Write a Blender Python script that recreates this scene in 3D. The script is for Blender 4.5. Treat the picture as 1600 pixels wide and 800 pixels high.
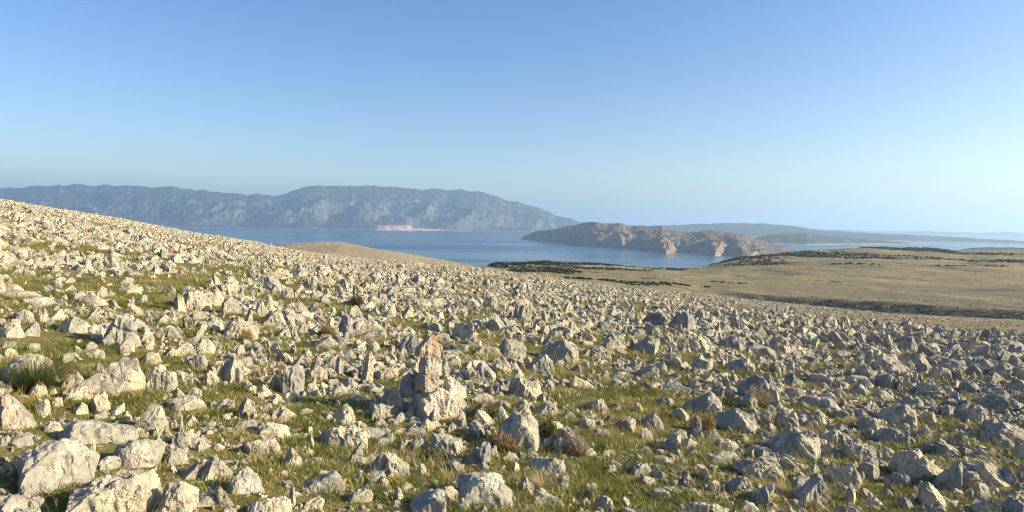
import bpy, math, random
import numpy as np
from mathutils import Matrix, Vector

# ------------------------------------------------------------------ camera
for o in list(bpy.data.objects):
    bpy.data.objects.remove(o)
SC = bpy.context.scene
COL = SC.collection
F = 1043.0                       # focal length in pixels of a 1600 px wide frame
EYE = 1.6                        # eye height above the grass; sea level lies at SEA
SEA = -300.0
PITCH = math.atan(52.0 / F)
ROLL = math.radians(0.95)
CR = Matrix.Rotation(math.pi / 2 - PITCH, 3, 'X') @ Matrix.Rotation(ROLL, 3, 'Z')
cam = bpy.data.cameras.new('camera')
cam.sensor_width = 36.0
cam.lens = 36.0 * F / 1600.0
cam.clip_start = 0.05
cam.clip_end = 800000.0
cam_o = bpy.data.objects.new('camera', cam)
COL.objects.link(cam_o)
cam_o.matrix_world = Matrix.Translation((0, 0, EYE)) @ CR.to_4x4()
SC.camera = cam_o

# ------------------------------------------------------------------ sky, sun, exposure
SUN_AZ = math.radians(97.0)      # from the view direction (+Y) towards +X
SUN_EL = math.radians(22.0)
world = bpy.data.worlds.new('World')
SC.world = world
world.use_nodes = True
wn = world.node_tree.nodes
bg = wn['Background']
sky = wn.new('ShaderNodeTexSky')
sky.sky_type = 'NISHITA'
sky.sun_disc = False
sky.sun_elevation = SUN_EL
sky.sun_rotation = SUN_AZ
sky.altitude = 300.0
sky.air_density = 1.0
sky.dust_density = 1.5
sky.ozone_density = 2.0
wsat = wn.new('ShaderNodeHueSaturation')      # the phone's vivid colour rendering of the sky
wsat.inputs['Saturation'].default_value = 1.28
wsat.inputs['Hue'].default_value = 0.512
world.node_tree.links.new(sky.outputs[0], wsat.inputs['Color'])
world.node_tree.links.new(wsat.outputs[0], bg.inputs[0])
bg.inputs[1].default_value = 0.094
sun = bpy.data.lights.new('sun', 'SUN')
sun.energy = 5.0
sun.angle = math.radians(0.5)
sun.color = (1.0, 0.85, 0.62)
sun_o = bpy.data.objects.new('sun', sun)
COL.objects.link(sun_o)
SUN_DIR = Vector((math.sin(SUN_AZ) * math.cos(SUN_EL), math.cos(SUN_AZ) * math.cos(SUN_EL), math.sin(SUN_EL)))
sun_o.rotation_euler = SUN_DIR.to_track_quat('Z', 'Y').to_euler()
SC.view_settings.view_transform = 'Standard'
SC.view_settings.look = 'None'
SC.view_settings.gamma = 1.0
SC.view_settings.use_curve_mapping = False
SC.view_settings.exposure = 1.06
SC.cycles.volume_bounces = 1
SC.cycles.max_bounces = 6
SC.cycles.diffuse_bounces = 3
SC.cycles.use_denoising = True
SC.cycles.filter_width = 1.1

# ------------------------------------------------------------------ numpy noise
_rng = np.random.RandomState(7)
_perm = _rng.permutation(256)
_perm = np.concatenate([_perm, _perm, _perm])
_g3 = _rng.normal(size=(256, 3)); _g3 /= np.linalg.norm(_g3, axis=1)[:, None]

def noise3(p):
    p = np.asarray(p, dtype=np.float64)
    i = np.floor(p).astype(np.int64); f = p - i; i &= 255
    u = f * f * f * (f * (f * 6 - 15) + 10)
    out = 0.0
    for dx in (0, 1):
        wx = u[:, 0] if dx else 1 - u[:, 0]
        for dy in (0, 1):
            wy = u[:, 1] if dy else 1 - u[:, 1]
            for dz in (0, 1):
                wz = u[:, 2] if dz else 1 - u[:, 2]
                h = _perm[_perm[_perm[(i[:, 0] + dx) & 255] + ((i[:, 1] + dy) & 255)] + ((i[:, 2] + dz) & 255)]
                g = _g3[h]
                d = g[:, 0] * (f[:, 0] - dx) + g[:, 1] * (f[:, 1] - dy) + g[:, 2] * (f[:, 2] - dz)
                out = out + wx * wy * wz * d
    return out * 1.6

def fbm(p, octs=4, lac=2.03, gain=0.5):
    a, s, out = 1.0, 1.0, 0.0
    for k in range(octs):
        out = out + a * noise3(np.asarray(p) * s + 17.3 * k)
        a *= gain; s *= lac
    return out

def ridged(p, octs=4, lac=2.03, gain=0.5):
    a, s, out = 1.0, 1.0, 0.0
    for k in range(octs):
        out = out + a * (1 - np.abs(noise3(np.asarray(p) * s + 31.7 * k)) * 2)
        a *= gain; s *= lac
    return out

def n2(x, y, scale, octs=3, seed=0.0):
    p = np.stack([x * scale, y * scale, np.full_like(x, seed)], -1)
    return fbm(p, octs)

# ------------------------------------------------------------------ pixel rays (only used to survey where things stand)
CRN = np.array(CR)
def ray(px, py):
    px = np.asarray(px, float); py = np.asarray(py, float)
    d = np.stack([(px - 800) / F, (400 - py) / F, -np.ones_like(px)], -1)
    w = d @ CRN.T
    return w[..., 0] / w[..., 1], w[..., 2] / w[..., 1]          # u = x/y, v = z/y
def project(x, y, z):
    w = np.stack([x, y, z - EYE], -1) @ CRN
    return 800 + F * w[..., 0] / -w[..., 2], 400 - F * w[..., 1] / -w[..., 2], -w[..., 2]

# ------------------------------------------------------------------ the lie of the land
CREST = [(-300, 268), (0, 312), (100, 329), (200, 345), (300, 364), (400, 379), (450, 391), (500, 398), (550, 404), (600, 408),
         (650, 412), (700, 416), (750, 421), (800, 426), (850, 434), (960, 449), (1100, 461), (1200, 472), (1300, 482), (1400, 491),
         (1500, 497), (1600, 501), (1900, 512)]
KN = {
 -300: [(300,330),(400,335),(430,338),(600,350),(900,370),(1200,400),(1500,430),(1600,440)],
 0: [(300,332),(400,338),(430,340),(600,355),(900,375),(1200,400),(1500,420),(1600,430)],
 200: [(300,360),(400,365),(430,367),(600,380),(900,395),(1200,410),(1500,430),(1600,440)],
 400: [(250,394),(330,393),(400,391),(450,390),(520,392),(700,402),(1000,420),(1100,425)],
 450: [(250,399),(330,393),(420,382),(450,381.5),(520,386),(700,398),(1000,415),(1100,420)],
 530: [(250,406),(330,394),(420,377),(450,376),(520,379),(700,395),(1000,412),(1100,417)],
 600: [(250,411),(330,403),(420,390),(450,389),(520,392),(700,402),(1000,415),(1100,420)],
 650: [(250,415),(330,411),(420,404),(450,402),(540,400),(700,408),(1000,418),(1100,422)],
 740: [(250,426),(350,423),(440,418),(500,416),(600,417),(800,420),(1000,426),(1100,430)],
 775: [(280,433),(400,431),(500,430),(650,429),(900,425),(1200,414),(1450,410),(1520,411)],
 850: [(280,444),(420,440),(500,437),(650,431),(950,422),(1200,414),(1450,409),(1520,410)],
 960: [(280,456),(430,450),(500,446),(650,438),(1000,425),(1300,418),(1550,414),(1620,415)],
 1050: [(280,463),(430,458),(480,454),(650,443),(1000,430),(1300,423),(1600,419),(1680,420)],
 1095: [(300,468),(480,463),(510,459),(650,448),(1000,431),(1300,424),(1650,418),(1720,419)],
 1150: [(300,473),(490,468),(515,458),(650,450),(1000,432),(1500,412),(2000,402.5),(2080,403.5)],
 1250: [(300,488),(455,481),(475,465),(650,449),(1000,430),(1500,408),(2100,393),(2200,394)],
 1360: [(300,500),(415,493),(435,475),(650,451),(1000,429),(1500,406),(2200,385),(2300,386)],
 1500: [(280,508),(375,501),(395,481),(620,455),(1000,431),(1500,408),(2300,391),(2400,392)],
 1600: [(270,512),(350,504),(370,484),(600,456),(1000,431),(1500,408),(2300,389),(2400,390)],
 1900: [(250,525),(300,512),(320,488),(580,462),(1000,438),(1500,414),(2300,392),(2400,393)],
}
YC = 140.0
_pxs = np.linspace(-300, 1900, 441)
_cr = np.interp(_pxs, [a for a, b in CREST], [b for a, b in CREST])
_kp = sorted(KN)
_ky = np.stack([np.interp(_pxs, _kp, [KN[k][j][0] for k in _kp]) for j in range(8)], 1)
_kr = np.stack([np.interp(_pxs, _kp, [KN[k][j][1] for k in _kp]) for j in range(8)], 1)
def _smooth(a, n):
    k = np.hanning(n + 2)[1:-1]; k /= k.sum()
    pad = [(n // 2, n // 2)] + [(0, 0)] * (a.ndim - 1)
    b = np.pad(a, pad, 'edge')
    return np.apply_along_axis(lambda c: np.convolve(c, k, 'valid'), 0, b)
_cr = _smooth(_cr, 13); _ky = _smooth(_ky, 5); _kr = _smooth(_kr, 5)
_uc, _vc = ray(_pxs, _cr)
_kz = np.zeros_like(_ky)
for j in range(8):
    _uj, _vj = ray(_pxs, _kr[:, j])
    _kz[:, j] = EYE + _vj * _ky[:, j]
U = _uc
S_TAB = _vc + 2 * EYE / YC
CQ = EYE / YC ** 2
UMAX, UMIN = U[-1], U[0]

def height(x, y, detail=True):
    x = np.asarray(x, float); y = np.asarray(y, float)
    th = np.arctan2(x, y); r = np.hypot(x, y)
    t0, t1 = math.atan(UMIN), math.atan(UMAX)
    inside = (th >= t0) & (th <= t1)
    back = np.where(th > t1, (th - t1), (th + 2 * math.pi - t1)) / (t0 + 2 * math.pi - t1)
    back = np.clip(back, 0, 1)
    u = np.where(inside, np.tan(np.clip(th, t0, t1)), UMAX + (UMIN - UMAX) * (back * back * (3 - 2 * back)))
    f = r * np.where(inside, np.cos(th), np.cos(np.where(th > 0, t1, -t0)) if np.isscalar(th) else math.cos(t1))
    s = np.interp(u, U, S_TAB)
    zn = s * f - CQ * f * f
    # far knots
    ks = [np.full_like(f, YC * 1.25)] + [np.interp(u, U, _ky[:, j]) for j in range(8)]
    zs = [s * YC * 1.25 - CQ * (YC * 1.25) ** 2] + [np.interp(u, U, _kz[:, j]) for j in range(8)]
    ks += [ks[-1] + 1300, ks[-1] + 40000]; zs += [np.full_like(f, SEA - 25), np.full_like(f, SEA - 40)]
    z = zn.copy()
    for a in range(len(ks) - 1):
        m = (f >= ks[a]) & (f < ks[a + 1])
        if m.any():
            t = (f[m] - ks[a][m]) / (ks[a + 1][m] - ks[a][m])
            z[m] = zs[a][m] * (1 - t) + zs[a + 1][m] * t
    m = f >= ks[-1]
    z[m] = SEA - 40
    if detail:
        w0 = np.clip(r / 3.0, 0, 1)
        z = z + w0 * 0.05 * n2(x, y, 0.55, 3, 3.1) + np.clip(r / 25, 0, 1) * 0.22 * n2(x, y, 0.11, 2, 5.5) * np.clip((220 - r) / 80, 0, 1)
        wf = np.clip((r - 220) / 250, 0, 1)
        z = z + wf * (2.4 * n2(x, y * .5, 0.014, 4, 9.2) + np.clip((r - 700) / 800, 0, 1) * 4.2 * n2(x, y, 0.0055, 4, 2.2))
    return z

def ground_hit(px, py, lo=1.5, hi=190.0):
    """where the sight line through a point of the survey meets the slope"""
    u, v = ray(px, py)
    ys = np.geomspace(lo, hi, 900)
    z = height(u * ys, ys)
    d = EYE + v * ys - z
    k = np.argmax(d < 0)
    if not (d < 0).any():
        k = len(ys) - 1
    if k == 0:
        return u * ys[0], ys[0], z[0]
    t = d[k - 1] / (d[k - 1] - d[k])
    yy = ys[k - 1] * (1 - t) + ys[k] * t
    xx = u * yy
    return float(xx), float(yy), float(height(np.array([xx]), np.array([yy]))[0])

# ------------------------------------------------------------------ helpers
def tag(o, label=None, cat=None, group=None, kind=None):
    if label: o['label'] = label
    if cat: o['category'] = cat
    if group: o['group'] = group
    if kind: o['kind'] = kind
    return o

def mesh_from(name, verts, faces, smooth=True):
    me = bpy.data.meshes.new(name)
    verts = np.asarray(verts, dtype=np.float32); faces = np.asarray(faces, dtype=np.int32)
    n = faces.shape[1]
    me.vertices.add(len(verts)); me.vertices.foreach_set('co', verts.ravel())
    me.loops.add(faces.size); me.loops.foreach_set('vertex_index', faces.ravel())
    me.polygons.add(len(faces))
    me.polygons.foreach_set('loop_start', np.arange(0, faces.size, n, dtype=np.int32))
    me.polygons.foreach_set('use_smooth', np.full(len(faces), smooth))
    me.update(calc_edges=True)
    return me

def link(name, me, mat=None, parent=None, loc=(0, 0, 0)):
    o = bpy.data.objects.new(name, me)
    if mat: me.materials.append(mat) if not me.materials else None
    COL.objects.link(o)
    o.location = loc
    if parent: o.parent = parent
    return o

class NT:
    def __init__(s, name):
        s.m = bpy.data.materials.new(name); s.m.use_nodes = True
        s.t = s.m.node_tree; s.n = s.t.nodes
        s.b = s.n['Principled BSDF']; s.out = s.n['Material Output']
    def new(s, typ, **kw):
        n = s.n.new(typ)
        for k, v in kw.items():
            if k[0] == 'i' and k[1:].isdigit(): n.inputs[int(k[1:])].default_value = v
            else: setattr(n, k, v)
        return n
    def l(s, a, b): s.t.links.new(a, b)
    def pos(s): return s.new('ShaderNodeNewGeometry').outputs['Position']
    def noise(s, vec, scale, detail=4.0, rough=0.55, dist=0.0):
        n = s.new('ShaderNodeTexNoise'); n.inputs['Scale'].default_value = scale
        n.inputs['Detail'].default_value = detail; n.inputs['Roughness'].default_value = rough
        n.inputs['Distortion'].default_value = dist
        s.l(vec, n.inputs['Vector']); return n.outputs['Fac']
    def ramp(s, fac, stops, interp='LINEAR'):
        r = s.new('ShaderNodeValToRGB'); r.color_ramp.interpolation = interp
        e = r.color_ramp.elements
        while len(e) < len(stops): e.new(0.5)
        for k, (p, c) in enumerate(stops):
            e[k].position = p
            e[k].color = (c, c, c, 1) if np.isscalar(c) else (*c, 1)
        s.l(fac, r.inputs[0]); return r.outputs[0]
    def mix(s, fac, a, b, mode='MIX'):
        n = s.new('ShaderNodeMix', data_type='RGBA', blend_type=mode)
        for sock, v in ((n.inputs[0], fac), (n.inputs[6], a), (n.inputs[7], b)):
            if isinstance(v, (int, float)): sock.default_value = v
            elif isinstance(v, tuple): sock.default_value = (*v, 1)
            else: s.l(v, sock)
        return n.outputs[2]
    def math(s, op, a, b=0.0, c=None, clamp=False):
        n = s.new('ShaderNodeMath', operation=op); n.use_clamp = clamp
        for k, v in enumerate((a, b, c)):
            if v is None: continue
            if isinstance(v, (int, float)): n.inputs[k].default_value = v
            else: s.l(v, n.inputs[k])
        return n.outputs[0]
    def mapr(s, v, a, b, c=0.0, d=1.0):
        n = s.new('ShaderNodeMapRange'); s.l(v, n.inputs[0])
        for k, q in enumerate((a, b, c, d)): n.inputs[k + 1].default_value = q
        return n.outputs[0]
    def scalev(s, vec, sc):
        n = s.new('ShaderNodeMapping'); n.inputs['Scale'].default_value = sc
        s.l(vec, n.inputs[0]); return n.outputs[0]
    def bump(s, h, dist, strength=1.0, prev=None):
        n = s.new('ShaderNodeBump'); n.inputs['Distance'].default_value = dist
        n.inputs['Strength'].default_value = strength
        s.l(h, n.inputs['Height'])
        if prev is not None: s.l(prev, n.inputs['Normal'])
        return n.outputs[0]

# ------------------------------------------------------------------ materials
def rock_material(name, stain=0.0, warm=(0.60, 0.51, 0.345), grey=(0.42, 0.39, 0.31)):
    t = NT(name); P = t.pos()
    big = t.noise(P, 3.2, 5, 0.6)
    mid = t.noise(P, 14.0, 5, 0.65)
    fine = t.noise(P, 60.0, 3, 0.7)
    oi = t.new('ShaderNodeObjectInfo')
    rnd = oi.outputs['Random']
    k0 = t.math('ADD', big, t.math('MULTIPLY', t.math('SUBTRACT', rnd, 0.5), 0.34))
    base = t.mix(t.ramp(k0, [(0.42, 0.0), (0.56, 1.0)]), warm, grey)
    # weathered grey skin with a ragged outline, run-off streaks, lichen and dark pits
    skin = t.ramp(t.math('ADD', t.math('MULTIPLY', t.noise(P, 5.5, 7, 0.72), 0.8), t.math('MULTIPLY', k0, 0.25)), [(0.47, 0.0), (0.57, 0.8)])
    base = t.mix(skin, base, tuple(c * 0.6 for c in grey))
    run = t.ramp(t.noise(t.scalev(P, (22, 22, 3.0)), 1.0, 4, 0.6), [(0.54, 0.0), (0.70, 0.6)])
    base = t.mix(run, base, (0.20, 0.185, 0.16))
    base = t.mix(t.ramp(fine, [(0.56, 0.0), (0.70, 0.6)]), base, (0.17, 0.16, 0.145))
    base = t.mix(t.ramp(t.noise(P, 27.0, 4, 0.6), [(0.60, 0.0), (0.68, 0.5)]), base, (0.64, 0.575, 0.46))
    st = t.ramp(t.noise(P, 2.1, 4, 0.6, 0.4), [(0.66 - stain, 0.0), (0.76 - stain, 0.65)])
    base = t.mix(st, base, (0.42, 0.22, 0.09))
    v = t.new('ShaderNodeHueSaturation'); t.l(base, v.inputs['Color'])
    t.l(t.mapr(rnd, 0, 1, 0.84, 1.12), v.inputs['Value'])
    # cracks run mostly down the rock
    cr = t.new('ShaderNodeTexVoronoi', feature='DISTANCE_TO_EDGE')
    warp = t.new('ShaderNodeVectorMath', operation='MULTIPLY_ADD')
    nz = t.new('ShaderNodeTexNoise'); nz.inputs['Scale'].default_value = 5; t.l(P, nz.inputs['Vector'])
    t.l(nz.outputs['Color'], warp.inputs[0]); warp.inputs[1].default_value = (0.25, 0.25, 0.25); t.l(P, warp.inputs[2])
    t.l(t.scalev(warp.outputs[0], (11, 11, 4.5)), cr.inputs['Vector']); cr.inputs['Scale'].default_value = 1.0
    crack = t.math('MAXIMUM', t.ramp(cr.outputs['Distance'], [(0.0, 0.0), (0.07, 1.0)]), t.ramp(t.noise(P, 6.0, 2, 0.5), [(0.44, 0.0), (0.52, 1.0)]))
    col = t.mix(t.mapr(crack, 0, 1, 0.35, 0.0), v.outputs[0], (0.16, 0.15, 0.14))
    t.l(col, t.b.inputs['Base Color'])
    t.b.inputs['Roughness'].default_value = 0.92
    t.b.inputs['Specular IOR Level'].default_value = 0.15
    h = t.math('ADD', t.math('MULTIPLY', mid, 1.0), t.math('MULTIPLY', fine, 0.35))
    n = t.bump(h, 0.04, 0.75)
    n = t.bump(crack, 0.012, 0.6, n)
    t.l(n, t.b.inputs['Normal'])
    return t.m
M_ROCK = rock_material('limestone')
M_CAIRN = rock_material('cairn_limestone', 0.0, (0.64, 0.54, 0.40), (0.54, 0.47, 0.37))
M_STAIN = rock_material('rust_stained_limestone', 0.15, (0.60, 0.46, 0.31), (0.54, 0.42, 0.30))
M_DARK = rock_material('shade_toned_limestone', 0.0, (0.40, 0.37, 0.32), (0.30, 0.29, 0.275))  # shade on the dark rocks' faces, put into a darker base colour
M_BROWN = rock_material('brownish_limestone', 0.02, (0.50, 0.40, 0.29), (0.40, 0.34, 0.27))

def ground_material():
    t = NT('turf_and_dry_pasture'); P = t.pos()
    dry = t.new('ShaderNodeAttribute', attribute_name='dry').outputs['Fac']
    scrub = t.new('ShaderNodeAttribute', attribute_name='scrub').outputs['Fac']  # scrub cover, also carries the painted shade of the scarp
    a = t.noise(P, 0.9, 5, 0.6); b = t.noise(P, 7.0, 5, 0.7); c = t.noise(P, 45.0, 3, 0.7)
    near = t.mix(t.ramp(a, [(0.38, 0.0), (0.62, 1.0)]), (0.100, 0.105, 0.026), (0.185, 0.155, 0.055))
    near = t.mix(t.ramp(b, [(0.54, 0.0), (0.68, 0.8)]), near, (0.13, 0.082, 0.042))
    near = t.mix(t.ramp(c, [(0.5, 0.0), (0.7, 0.6)]), near, (0.27, 0.22, 0.10))
    near = t.mix(t.ramp(t.noise(P, 26.0, 3, 0.7), [(0.60, 0.0), (0.66, 0.9)]), near, (0.44, 0.385, 0.29))
    # broken stone seen from afar on the rocky slope
    sp = t.new('ShaderNodeTexVoronoi'); sp.inputs['Scale'].default_value = 2.4; t.l(P, sp.inputs['Vector'])
    stone = t.ramp(t.noise(P, 1.7, 4, 0.75), [(0.46, 0.0), (0.60, 1.0)])
    slope = t.mix(stone, (0.21, 0.165, 0.085), (0.42, 0.37, 0.29))
    # pasture of the plain
    p1 = t.noise(t.scalev(P, (0.006, 0.004, 0.02)), 1.0, 6, 0.62)
    p2 = t.noise(P, 0.09, 6, 0.75)
    plain = t.mix(t.ramp(p1, [(0.36, 0.0), (0.62, 1.0)]), (0.335, 0.265, 0.120), (0.270, 0.220, 0.112))
    plain = t.mix(t.ramp(p2, [(0.46, 0.0), (0.60, 0.8)]), plain, (0.165, 0.140, 0.082))
    rocky = t.ramp(t.noise(t.scalev(P, (0.012, 0.004, 0.01)), 1.0, 8, 0.72), [(0.45, 0.0), (0.60, 0.85)])
    plain = t.mix(rocky, plain, (0.165, 0.145, 0.090))
    dark = t.ramp(t.noise(t.scalev(P, (0.022, 0.009, 0.02)), 1.0, 8, 0.75), [(0.56, 0.0), (0.62, 0.85)])
    plain = t.mix(dark, plain, (0.055, 0.060, 0.032))
    plain = t.mix(scrub, plain, t.mix(p2, (0.040, 0.045, 0.038), (0.085, 0.085, 0.072)))  # scrub colour doubles as the shade painted on the gully scarp
    far = t.mix(t.mapr(dry, 0.5, 1.0), slope, plain)
    col = t.mix(t.mapr(dry, 0.0, 0.5), near, far)
    t.l(col, t.b.inputs['Base Color'])
    t.b.inputs['Roughness'].default_value = 0.95
    t.b.inputs['Specular IOR Level'].default_value = 0.1
    n = t.bump(t.math('ADD', b, t.math('MULTIPLY', c, 0.5)), 0.03, 0.9)
    t.l(n, t.b.inputs['Normal'])
    return t.m
M_GROUND = ground_material()

def grass_material(name, g1, g2, straw, lo, hi):
    t = NT(name)
    oi = t.new('ShaderNodeObjectInfo')
    loc = oi.outputs['Location']; rnd = oi.outputs['Random']
    n = t.noise(loc, 0.8, 3, 0.6)
    k = t.math('ADD', n, t.math('MULTIPLY', t.math('SUBTRACT', rnd, 0.5), 0.35))
    dist = t.new('ShaderNodeVectorMath', operation='LENGTH'); t.l(loc, dist.inputs[0])
    k = t.math('ADD', k, t.mapr(dist.outputs['Value'], 10, 70, 0.0, 0.24))
    green = t.mix(rnd, g1, g2)
    col = t.mix(t.ramp(k, [(lo, 0.0), (hi, 1.0)]), green, straw)
    t.l(col, t.b.inputs['Base Color'])
    t.b.inputs['Roughness'].default_value = 0.6
    t.b.inputs['Specular IOR Level'].default_value = 0.25
    tr = t.new('ShaderNodeBsdfTranslucent'); t.l(col, tr.inputs[0])
    ms = t.new('ShaderNodeMixShader'); ms.inputs[0].default_value = 0.3
    t.l(t.b.outputs[0], ms.inputs[1]); t.l(tr.outputs[0], ms.inputs[2]); t.l(ms.outputs[0], t.out.inputs[0])
    return t.m
M_GRASS = grass_material('turf_grass', (0.120, 0.150, 0.022), (0.225, 0.230, 0.042), (0.48, 0.39, 0.15), 0.44, 0.72)
M_STRAW = grass_material('dry_grass_stalks', (0.36, 0.30, 0.15), (0.46, 0.39, 0.22), (0.40, 0.32, 0.16), 0.3, 0.7)
M_TUSS = grass_material('tussock_grass', (0.085, 0.115, 0.030), (0.13, 0.15, 0.045), (0.30, 0.27, 0.13), 0.62, 0.9)
M_LEAF = grass_material('dark_leaf', (0.026, 0.040, 0.018), (0.045, 0.060, 0.026), (0.055, 0.065, 0.032), 0.6, 0.9)

def plain_mat(name, col, rough=0.9, var=0.3, scale=20.0):
    t = NT(name)
    f = t.noise(t.pos(), scale, 3, 0.6)
    c2 = tuple(x * (1 - var) for x in col)
    t.l(t.mix(t.ramp(f, [(0.35, 0.0), (0.65, 1.0)]), col, c2), t.b.inputs['Base Color'])
    t.b.inputs['Roughness'].default_value = rough
    t.b.inputs['Specular IOR Level'].default_value = 0.1
    return t.m
M_TWIG_BROWN = plain_mat('dry_brown_twig', (0.33, 0.235, 0.12))
M_TWIG_ORANGE = plain_mat('dry_orange_twig', (0.42, 0.29, 0.12))
M_TWIG_GREY = plain_mat('dry_grey_twig', (0.40, 0.34, 0.235))
M_TWIG_OLIVE = plain_mat('olive_twig', (0.20, 0.185, 0.085))

def far_land_material(name, forest, rock, pale, scale, shore_h, rock_amt=0.5, patch=None):
    t = NT(name); P = t.pos()
    geo = t.new('ShaderNodeNewGeometry')
    sep = t.new('ShaderNodeSeparateXYZ'); t.l(P, sep.inputs[0])
    a = t.noise(P, scale, 6, 0.62)
    b = t.noise(P, scale * 5, 5, 0.7)
    sn = t.new('ShaderNodeSeparateXYZ'); t.l(geo.outputs['Normal'], sn.inputs[0])
    steep = t.mapr(sn.outputs[2], 0.95, 0.7)
    k = t.math('ADD', t.math('MULTIPLY', a, 0.6), t.math('ADD', t.math('MULTIPLY', b, 0.4), t.math('MULTIPLY', steep, 0.13)))
    col = t.mix(t.ramp(k, [(0.60 - 0.2 * rock_amt, 0.0), (0.70 - 0.2 * rock_amt, 1.0)]), forest, rock)
    col = t.mix(t.ramp(t.math('ADD', b, t.math('MULTIPLY', steep, 0.1)), [(0.64, 0.0), (0.76, 0.6)]), col, pale)
    shore = t.math('SUBTRACT', sep.outputs[2], SEA)
    col = t.mix(t.mapr(t.math('SUBTRACT', shore, t.math('MULTIPLY', b, shore_h)), 0.0, shore_h * 0.4, 0.9, 0.0), col, pale)
    if patch:
        for (cx, cy, rad, hh, pc) in patch:
            vm = t.new('ShaderNodeVectorMath', operation='DISTANCE'); t.l(P, vm.inputs[0]); vm.inputs[1].default_value = (cx, cy, SEA)
            d = t.math('ADD', t.math('DIVIDE', vm.outputs['Value'], rad), t.math('MULTIPLY', t.math('SUBTRACT', b, 0.5), 1.6))
            m = t.math('MULTIPLY', t.mapr(d, 0.75, 1.05, 1.0, 0.0), t.mapr(t.noise(t.scalev(P, (1, 1, .3)), scale * 7, 4, .7), .42, .55, .1, 1.0))
            m = t.math('MULTIPLY', m, t.mapr(shore, hh * 0.7, hh * 1.1, 1.0, 0.0))
            col = t.mix(m, col, pc)
    t.l(col, t.b.inputs['Base Color'])
    t.b.inputs['Roughness'].default_value = 0.95
    t.b.inputs['Specular IOR Level'].default_value = 0.0
    n = t.bump(t.math('ADD', b, a), 0.25 / scale * 0.4, 0.6)
    t.l(n, t.b.inputs['Normal'])
    return t.m

def sea_material():
    t = NT('calm_sea_water'); P = t.pos()
    t.b.inputs['Base Color'].default_value = (0.016, 0.060, 0.120, 1)
    t.b.inputs['IOR'].default_value = 1.33
    w = t.noise(t.scalev(P, (0.00018, 0.0009, 0.001)), 1.0, 6, 0.65)
    t.l(t.ramp(w, [(0.38, 0.10), (0.62, 0.36)]), t.b.inputs['Roughness'])
    n1 = t.noise(P, 0.05, 4, 0.6)
    t.l(t.bump(n1, 2.0, 0.5), t.b.inputs['Normal'])
    return t.m
M_SEA = sea_material()

# ------------------------------------------------------------------ ground sheet
def make_ground():
    t0, t1 = math.radians(-47), math.radians(47)
    ang = np.concatenate([np.linspace(t0, t1, 471), np.linspace(t1, t0 + 2 * math.pi, 80)[1:-1]])
    rad = np.concatenate([[0.35], np.geomspace(0.8, 13000, 410)])
    A, R = np.meshgrid(ang, rad)
    x = (R * np.sin(A)).ravel(); y = (R * np.cos(A)).ravel()
    z = height(x, y)
    na, nr = len(ang), len(rad)
    i = np.arange(nr - 1)[:, None] * na; j = np.arange(na)[None, :]; j2 = (j + 1) % na
    faces = np.stack([i + j, i + na + j, i + na + j2, i + j2], -1).reshape(-1, 4)[:, ::-1]
    x = np.append(x, 0); y = np.append(y, 0); z = np.append(z, 0.0)
    me = mesh_from('ground', np.stack([x, y, z], 1), faces)
    # close the small hole under the viewer
    r = np.hypot(x, y)
    dry = np.clip((r - 22) / 70, 0, 1) * 0.5 + np.clip((r - 150) / 260, 0, 1) * 0.5
    at = me.attributes.new('dry', 'FLOAT', 'POINT'); at.data.foreach_set('value', dry.astype(np.float32))
    uk = x / np.maximum(y, 1.0)
    kn = np.clip((-.04 - uk) / .05, 0, 1) * (y > 200)
    dry = dry * (1 - kn) + np.minimum(dry, .6) * kn            # the knoll is stony like the slope
    at.data.foreach_set('value', dry.astype(np.float32))
    s = np.zeros_like(x)
    for (cx, cy, rx, ry) in SCRUB_AREAS:
        d = ((x - cx) / rx) ** 2 + ((y - cy) / ry) ** 2
        s = np.maximum(s, np.clip(1.5 - d, 0, 1))
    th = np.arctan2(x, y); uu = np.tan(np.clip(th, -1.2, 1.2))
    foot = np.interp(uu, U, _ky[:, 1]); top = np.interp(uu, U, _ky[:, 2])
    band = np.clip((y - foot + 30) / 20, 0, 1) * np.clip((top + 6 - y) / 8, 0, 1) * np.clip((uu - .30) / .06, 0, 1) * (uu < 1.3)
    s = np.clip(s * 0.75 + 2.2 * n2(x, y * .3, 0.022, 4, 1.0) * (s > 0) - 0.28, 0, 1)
    s = np.maximum(s, band * np.clip(.95 + .7 * n2(x, y, .09, 3, 2.0), .45, 1))  # shade along the gully scarp, painted in through the scrub attribute
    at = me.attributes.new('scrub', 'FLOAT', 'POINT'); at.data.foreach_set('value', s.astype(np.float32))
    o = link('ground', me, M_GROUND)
    tag(o, 'rocky turf slope running down to dry straw coloured pasture above the sea', 'ground', kind='structure')
    return o
def area(px, dist, rx, ry):
    u, v = ray(px, 420.0)
    return (float(u) * dist, dist, rx, ry)
SCRUB_AREAS = [area(790, 1330, 70, 220), area(850, 1180, 60, 160), area(900, 1420, 120, 130), area(1000, 1500, 120, 130), area(845, 900, 50, 80), area(960, 1150, 60, 50),
               area(1420, 2150, 140, 110), area(1450, 2230, 60, 60), area(1140, 1850, 90, 220), area(1515, 1300, 55, 60), area(1340, 1320, 50, 30),
               area(1030, 640, 45, 22), area(960, 590, 50, 20), area(1410, 1600, 130, 60), area(1140, 760, 22, 12),
               area(1240, 1950, 110, 200), area(1300, 1750, 90, 120), area(1570, 1500, 90, 60), area(1520, 1950, 120, 90), area(1180, 1500, 60, 90)]
make_ground()

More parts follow.
